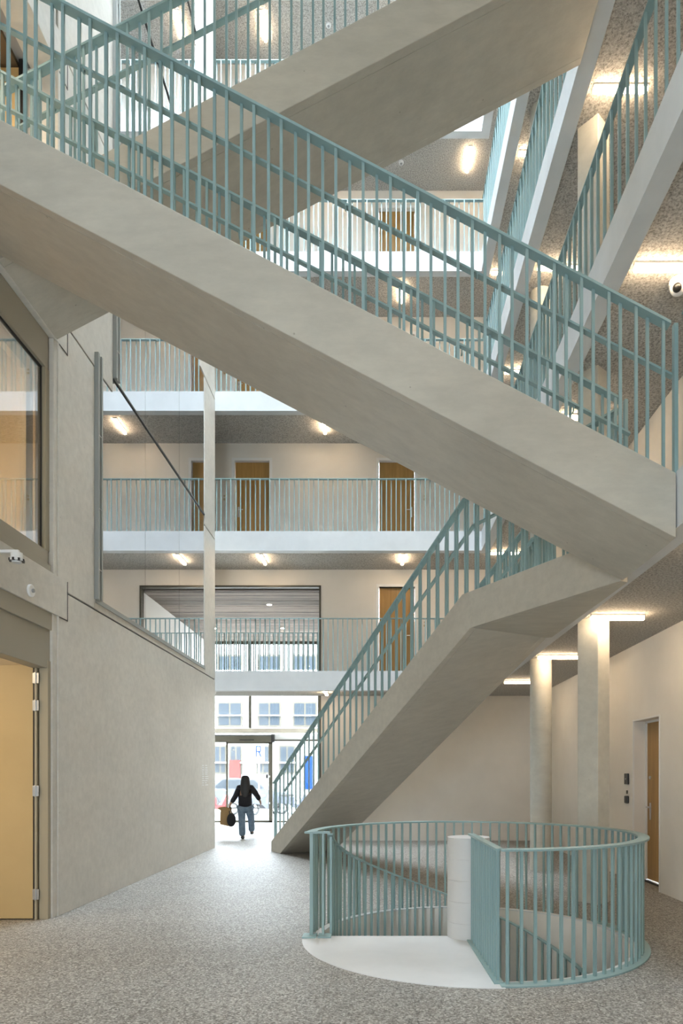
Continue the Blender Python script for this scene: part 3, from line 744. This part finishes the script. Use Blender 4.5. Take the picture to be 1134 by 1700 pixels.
# end frame at the left: short rail, posts, foot plates
MB().sweep([(CX-1.585, CY-.0, .997), (CX-1.34, CY-.0, .997)], .055, .018).build('end_rail', 'teal', rt)
for x, ww_ in ((CX-1.52, .032), (CX-1.41, .02)):
    MB().box(x-ww_/2, x+ww_/2, CY-.02, CY+.02, .01, .985).build('end_post', 'teal', rt)
MB().box(CX-1.60, CX-1.47, CY-.11, CY+.06, .006, .02).build('foot_plate', 'teal', rt, bevel=.002)
MB().box(CX-1.455, CX-1.33, CY-.10, CY+.06, .006, .02).build('foot_plate', 'teal', rt, bevel=.002)
for x in (CX-1.40, CX-1.50): MB().cyl(x, CY+.03, .02, .035, .012, 8).build('bolt', 'steel', rt)
# inner spiral balustrade descending clockwise
pit = .82/87.0
st = arc_balustrade('spiral_balustrade', 'teal balustrade winding down inside the round opening with the spiral steps', 1.345, 180, -60, -.12, -.12-pit*240, 1.10, .05, .098, plate=False, bot=-.20)

# ------------------------------------------------------------------ entrance hall
HZ = OZ-.04; HY = 22.4
hall = struct_empty('wall_hall', (-3.8, 20, 0))
MB().box(OX1+.05, OX1+.2, YB+.16, 22.6, 0, 6.4).build('side_wall', 'plaster', hall)
MB().box(XW, OX1+.2, YB+.16, 22.6, HZ+.03, HZ+.2).build('roof_slab', 'roughgray', hall)
MB().box(XW, OX1+.2, 22.4, 22.6, HZ-.02, TOP*.4).build('facade_head', 'bronze', hall)
MB().box(XW, OX1+.2, YB+.17, 22.4, LV[0]-.36, LV[0]-.34).build('x', 'plaster', hall) if False else None
pk = thing('plank_ceiling', (XW, YB, HZ), 'grey-brown wooden plank ceiling of the entrance hall behind the first gallery', 'ceiling')
N = 58; pw = (22.4-YB-.17)/N
pm = [MB().box(XW, OX1+.05, 0.004, pw-.004, 0, .028).mesh('plank', m) for m in ('plank', 'plank_light')]
for i in range(N):
    place('plank', pm[random.random() < .35], (0, YB+.17+pw*i, HZ+random.uniform(-.006, .002)), pk)
for x, y in ((-2.81, 17.5), (-2.86, 20.3), (-4.9, 17.5), (-4.9, 20.3)):
    t = thing('downlight', (x, y, HZ-.01), f'small recessed spot in the plank ceiling, {"nearer" if y < 19 else "farther"} one{" hidden at left" if x < -4 else ""}', 'ceiling light', 'spots in the plank ceiling')
    MB().cyl(x, y, HZ-.02, HZ, .075, 20).build('bezel', 'white_plastic', t); MB().cyl(x, y, HZ-.026, HZ-.02, .055, 20).build('diffuser', 'spot', t)
# glazed facade: transoms, mullions, sliding door
def px(x, y): return (x-629)/1133*y
fa = struct_empty('window_7', (-3.8, HY, 0))
zb = lambda yy, Y=HY: EYE+(1288-yy)/1133*Y
MB().box(XW, OX1, HY-.06, HY+.06, zb(1217), zb(1209.5)).build('concrete_transom', 'stair_concrete', fa)
MB().box(XW, OX1, HY-.04, HY+.04, 5.84, HZ).build('head_frame', 'bronze', fa)
MB().box(px(415.5, HY)-.04, px(415.5, HY)+.04, HY-.05, HY+.05, zb(1209), 5.86).build('mullion', 'bronze', fa)
MB().box(px(530, HY)-.04, px(530, HY)+.04, HY-.05, HY+.05, 0, 5.86).build('mullion', 'bronze', fa)
MB().box(px(455, HY), OX1, HY-.04, HY+.04, zb(1230.5), zb(1228)).build('transom', 'bronze', fa)
MB().box(px(455, HY), OX1, HY-.02, HY+.02, zb(1228), zb(1219)).build('spandrel_panel', 'beam_white', fa)
MB().box(px(455, HY), OX1, HY-.04, HY+.04, 0, .05).build('bottom_rail', 'bronze', fa)
MB().box(XW, px(376, HY), HY-.04, HY+.04, 0, .05).build('bottom_rail', 'bronze', fa)
for a, b, c, d in ((XW, px(415, HY), zb(1209), 5.86), (px(416, HY), OX1, zb(1209), 5.86), (px(455, HY), OX1, .05, zb(1231)), (XW, px(376, HY), .05, zb(1232))):
    MB().box(a, b, HY-.006, HY+.006, c, d).build('pane', 'glass_clear', fa)
dd = struct_empty(f'door_{n}', (px(415, HY), HY-.1, 0)); n += 1
yd = HY-.12
MB().box(XW, px(455, HY), yd-.07, yd+.1, zb(1232.5), zb(1222.5)).build('operator_box', 'bronze', dd, bevel=.01)
MB().box(XW, px(454, HY), yd-.03, yd+.08, zb(1222.3), zb(1220.5)).box(px(451.5, HY), px(456.5, HY), yd-.08, yd+.1, zb(1233), zb(1219.5)).build('track', 'black', dd)
MB().box(px(377, HY), px(380, HY), yd-.03, yd+.03, 0, zb(1232)).box(px(447.5, HY), px(453.5, HY), yd-.03, yd+.03, 0, zb(1232)).box(px(377, HY), px(452, HY), yd-.03, yd+.03, 0, zb(1361.5)).box(px(377, HY), px(452, HY), yd-.03, yd+.03, zb(1235), zb(1232)).build('leaf_frame', 'bronze', dd)
MB().box(px(380, HY), px(447.5, HY), yd-.006, yd+.006, zb(1361.5), zb(1235)).build('pane', 'glass_clear', dd)
MB().box(px(400, HY), px(424, HY), yd-.1, yd-.07, zb(1230), zb(1228)).build('motion_sensor', 'black', dd)
disc_y(.035, yd-.02, yd-.006, px(389, HY), zb(1245)).build('safety_dot', 'roughgray', dd)
MB().box(px(443, HY), px(446, HY), yd-.03, yd-.01, zb(1292), zb(1286)).build('lock', 'black', dd)
for yy in (1289, 1333): MB().box(px(448.2, HY), px(449.6, HY), yd-.04, yd-.03, zb(yy+1.5), zb(yy-1.5)).build('strike_plate', 'white_plastic', dd)

# ------------------------------------------------------------------ street outside
st_ = struct_empty('floor_street', (-5, 35, -.02))
MB().box(-40, 30, 22.6, 60, -.1, -.03).build('paving', 'asphalt', st_)
MB().box(-40, 30, 29.0, 29.2, -.03, .04).build('kerb', 'white_concrete', st_)
SB = 42.0
sb = thing('street_building', (-8, SB, 0), 'pale plastered building across the street seen through the entrance glass', 'building')
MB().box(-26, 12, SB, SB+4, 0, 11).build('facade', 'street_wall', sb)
def swin(x0, x1, y0, y1, name='window'):
    xa, xb = px(x0, SB), px(x1, SB); za, zc = zb(y1, SB), zb(y0, SB)
    f = MB().box(xa-.1, xb+.1, SB-.08, SB+.02, za-.1, zc+.1).build(name, 'street_frame', sb)
    m_ = (xa+xb)/2
    MB().box(xa, m_-.05, SB-.10, SB-.06, za, zc).build('pane', 'street_glass', f); MB().box(m_+.05, xb, SB-.10, SB-.06, za, zc).build('pane', 'street_glass', f)
    MB().box(xa-.15, xb+.15, SB-.25, SB-.08, za+.55, za+.62).build('guard_rail', 'white_plastic', f)
for a, b in ((364, 400), (431, 464), (489, 524), (560, 590)): swin(a, b, 1168, 1204)
for a, b in ((358, 374), (384, 400), (428, 446), (466, 488)): swin(a, b, 1240, 1282, 'window')
for a, b in ((364, 400), (431, 464), (489, 524)): swin(a, b, 1090, 1130)
MB().box(px(382, SB), px(400, SB), SB-.3, SB, 0, zb(1262, SB)).build('shopfront', 'brick_red', sb)
sgn = thing('parking_sign', (px(430, 30), 30, 0), 'blue and white square street sign on a thin post seen through the sliding door', 'sign')
MB().cyl(px(430, 30), 30, -.03, 3.2, .03, 10).build('post', 'roughgray', sgn)
xx = px(430, 30); MB().box(xx-.25, xx+.25, 29.92, 29.95, 2.1, 3.1).build('plate', 'white_plastic', sgn)
# letter R
MB().box(xx-.13, xx-.07, 29.90, 29.92, 2.35, 2.85).box(xx-.07, xx+.09, 29.90, 29.92, 2.79, 2.85).box(xx+.05, xx+.11, 29.90, 29.92, 2.6, 2.82).box(xx-.07, xx+.09, 29.90, 29.92, 2.56, 2.62).extrude([(xx-.02, 29.9, 2.57), (xx+.05, 29.9, 2.57), (xx+.14, 29.9, 2.35), (xx+.07, 29.9, 2.35)], (0, .02, 0)).build('letter', 'blue', sgn)
bn = tag(MB().box(px(505, SB), px(519, SB), SB-.08, SB-.02, zb(1310, SB), zb(1255, SB)).build('shop_banner', 'blue'), 'upright blue shop panel across the street, right of the sliding door', 'banner')
def moped(x, y, rot, mat, label):
    t = thing('moped', (x, y, -.03), label, 'moped', 'mopeds parked outside')
    def bld(mb, nm, mt, sm=False):
        me = mb.mesh(nm, mt, (0, 0, 0), sm); o = bpy.data.objects.new(nm, me); COL.objects.link(o); o.parent = t; return o
    for s, nm in ((-.6, 'wheel'), (.6, 'wheel')):
        m = MB(); pts = [(s+.22*math.cos(a*math.pi/8), 0, .25+.22*math.sin(a*math.pi/8)) for a in range(17)]; m.tube(pts, .05, 8); bld(m, nm, 'rubber', True)
    m = MB().extrude([(-.75, -.14, .45), (-.3, -.14, .40), (-.1, -.14, .25), (.3, -.14, .25), (.42, -.14, .75), (.30, -.14, .8), (.1, -.14, .38), (-.1, -.14, .42), (-.1, -.14, .7), (-.75, -.14, .72)], (0, .28, 0)); bld(m, 'body', mat)
    bld(MB().box(-.7, -.12, -.13, .13, .72, .80), 'seat', 'black'); bld(MB().tube([(.42, 0, .3), (.34, 0, .95), (.30, -.3, 1.02)], .02, 8).tube([(.34, 0, .95), (.30, .3, 1.02)], .02, 8), 'handlebar', 'black')
    t.rotation_euler.z = rot; return t
moped(px(362, 27), 27.0, .5, 'red', 'red moped parked outside at the left of the entrance glass')
moped(px(440, 27.5), 27.5, 1.0, 'car', 'grey moped parked behind the sliding door frame')
moped(px(492, 28), 28.0, .3, 'car', 'grey moped parked outside behind the stair foot')
# silver car
ct = thing('car', (px(400, 33), 33, -.03), 'silver car parked across the sliding door view', 'car')
cx_ = px(405, 33)
MB().extrude([(cx_-2.1, 32.2, .25), (cx_+2.1, 32.2, .25), (cx_+2.1, 32.2, .75), (cx_+1.3, 32.2, .88), (cx_+.7, 32.2, 1.38), (cx_-.9, 32.2, 1.42), (cx_-1.6, 32.2, .92), (cx_-2.1, 32.2, .82)], (0, 1.7, 0)).build('body', 'car', ct, bevel=.05)
MB().extrude([(cx_+1.1, 32.19, .92), (cx_+.62, 32.19, 1.32), (cx_-.82, 32.19, 1.35), (cx_-1.3, 32.19, .95)], (0, .01, 0)).build('side_window', 'street_glass', ct)
for s in (-1.35, 1.35):
    disc_y(.32, 32.12, 32.3, cx_+s, .29, 24).build('wheel', 'rubber', ct)

# ------------------------------------------------------------------ the woman walking out
def skin_obj(name, mat, verts, edges, parent, root=0, sub=2):
    """verts: (x,y,z,rx,ry)"""
    me = bpy.data.meshes.new(name); me.from_pydata([v[:3] for v in verts], edges, [])
    o = bpy.data.objects.new(name, me); COL.objects.link(o)
    o.modifiers.new('skin', 'SKIN')
    for i, v in enumerate(verts):
        me.skin_vertices[0].data[i].radius = (v[3]*1.18, (v[4] if len(v) > 4 else v[3])*1.18)
        me.skin_vertices[0].data[i].use_root = (i == root)
    s = o.modifiers.new('sub', 'SUBSURF'); s.levels = sub; s.render_levels = sub
    me.materials.append(M[mat])
    dg = bpy.context.evaluated_depsgraph_get(); res = bpy.data.meshes.new_from_object(o.evaluated_get(dg))
    res.materials.clear(); res.materials.append(M[mat])
    for p in res.polygons: p.use_smooth = True
    o.modifiers.clear(); o.data = res; o.parent = parent; return o
wx, wy = px(405, 16.45)+.02, 16.5
wm = thing('person', (wx, wy, 0), 'woman with long black hair, black top and blue jeans walking out, carrying bags', 'person')
# local frame: x right, y away from the camera, z up. planted left foot, right leg swung ahead
B = [(-.0, 0, .84, .13, .10), (-.0, .0, .98, .12, .09), (0, .01, 1.12, .125, .09), (0, .02, 1.25, .09, .06), (0, .02, 1.31, .06, .05), (0, .035, 1.37, .045, .045), (0, .05, 1.44, .075, .085), (0, .05, 1.50, .07, .08),
     (-.09, 0, .78, .085, .085), (-.075, -.02, .46, .055, .06), (-.055, -.06, .09, .035, .04), (-.055, .05, .035, .035, .03),
     (.09, .02, .78, .085, .085), (.10, .26, .48, .055, .06), (.10, .30, .14, .035, .04), (.10, .42, .12, .032, .03),
     (-.145, .01, 1.22, .03, .03), (-.26, .0, 1.02, .036, .036), (-.36, .0, .84, .026, .026), (-.375, .0, .79, .025, .018),
     (.145, .01, 1.22, .03, .03), (.28, .02, 1.06, .036, .036), (.33, .14, .92, .026, .026), (.345, .17, .87, .025, .018)]
E = [(0, 1), (1, 2), (2, 3), (3, 4), (4, 5), (5, 6), (6, 7), (0, 8), (8, 9), (9, 10), (10, 11), (0, 12), (12, 13), (13, 14), (14, 15), (3, 16), (16, 17), (17, 18), (18, 19), (3, 20), (20, 21), (21, 22), (22, 23)]
for hand, base, dirs in ((19, Vector((-.375, 0, .79)), -1), (23, Vector((.345, .17, .87)), 1)):
    for i, L in enumerate((.06, .068, .064, .052)):
        j = len(B); off = (i-1.5)*.016
        p1 = base+Vector((dirs*.004, off, -L*.55)); p2 = base+Vector((-dirs*.008, off, -L))
        B += [(*p1, .0085, .0085), (*p2, .007, .007)]; E += [(hand, j), (j, j+1)]
    j = len(B); p1 = base+Vector((-dirs*.012, .035, -.01)); p2 = base+Vector((-dirs*.016, .048, -.038))
    B += [(*p1, .009, .009), (*p2, .008, .008)]; E += [(hand, j), (j, j+1)]
skin_obj('body', 'skin', B, E, wm)
T = [(0, 0, .73, .165, .125), (0, 0, .90, .155, .12), (0, 0, 1.05, .14, .105), (0, .01, 1.18, .155, .105), (0, .02, 1.27, .13, .09), (0, .02, 1.32, .07, .06),
     (-.145, .01, 1.235,   .074, .07), (-.235, .0, 1.03, .056, .056), (-.335, .0, .87, .05, .05),
     (.145, .01, 1.235, .074, .07), (.275, .02, 1.07, .06, .06), (.325, .12, .94, .05, .05)]
ET = [(0, 1), (1, 2), (2, 3), (3, 4), (4, 5), (4, 6), (6, 7), (7, 8), (4, 9), (9, 10), (10, 11)]
skin_obj('top', 'knit', T, ET, wm)
Jn = [(0, 0, .82, .14, .11), (-.085, 0, .74, .10, .10), (-.075, -.02, .46, .075, .078), (-.058, -.05, .06, .07, .075),
      (.085, .03, .74, .10, .10), (.10, .25, .48, .073, .075), (.10, .31, .14, .066, .07)]
skin_obj('jeans', 'denim', Jn, [(0, 1), (1, 2), (2, 3), (0, 4), (4, 5), (5, 6)], wm)
Hh = [(0, .045, 1.53, .075, .08), (0, .02, 1.46, .10, .10), (.008, -.02, 1.38, .105, .085), (.015, -.06, 1.26, .115, .06), (.02, -.09, 1.12, .10, .05), (.025, -.10, .99, .06, .035)]
skin_obj('hair', 'hair', Hh, [(0, 1), (1, 2), (2, 3), (3, 4), (4, 5)], wm)
for (x, y, z) in ((-.055, -.02, .0), (.10, .36, .08)):
    o = MB().ball((x, y, z+.04), .05, 16, 10, (.9, 2.4, .8)).mesh('shoe', 'shoe', (0, 0, 0), True)
    s = bpy.data.objects.new('shoe', o); COL.objects.link(s); s.parent = wm
# bags
bgx, bgy = wx-.42, wy-.02
pb = thing('paper_bag', (bgx, bgy, .33), 'brown paper carrier bag in the left hand of the walking woman', 'bag')
m = MB(); m.v += [(bgx-.17, bgy-.07, .36), (bgx+.09, bgy-.07, .30), (bgx+.09, bgy+.09, .30), (bgx-.17, bgy+.09, .36), (bgx-.15, bgy-.08, .78), (bgx+.08, bgy-.08, .74), (bgx+.08, bgy+.10, .74), (bgx-.15, bgy+.10, .78)]
m.f += [(3, 2, 1, 0), (0, 1, 5, 4), (1, 2, 6, 5), (2, 3, 7, 6), (3, 0, 4, 7)]
m.build('bag_body', 'kraft', pb)
MB().tube([(bgx-.08, bgy, .76), (bgx-.02, bgy, .83), (bgx+.045, bgy, .79), (bgx+.05, bgy, .75)], .006, 6).build('bag_handle', 'kraft', pb)
MB().extrude([(bgx-.15, bgy+.09, .78), (bgx-.27, bgy+.09, .74), (bgx-.16, bgy+.09, .66)], (0, .01, 0)).build('loose_flap', 'kraft', pb)
bb = thing('black_bag', (bgx+.11, bgy-.1, .33), 'black soft shopping bag hanging beside the paper bag', 'bag')
MB().ball((bgx+.12, bgy-.13, .47), .13, 18, 12, (.85, .5, 1.25)).build('bag_body', 'knit', bb, smooth=True)
MB().tube([(bgx+.08, bgy-.12, .60), (bgx+.05, bgy-.05, .72), (bgx+.06, bgy-.02, .78)], .012, 6).tube([(bgx+.15, bgy-.12, .60), (bgx+.10, bgy-.06, .70), (bgx+.07, bgy-.02, .78)], .012, 6).build('bag_handle', 'knit', bb)
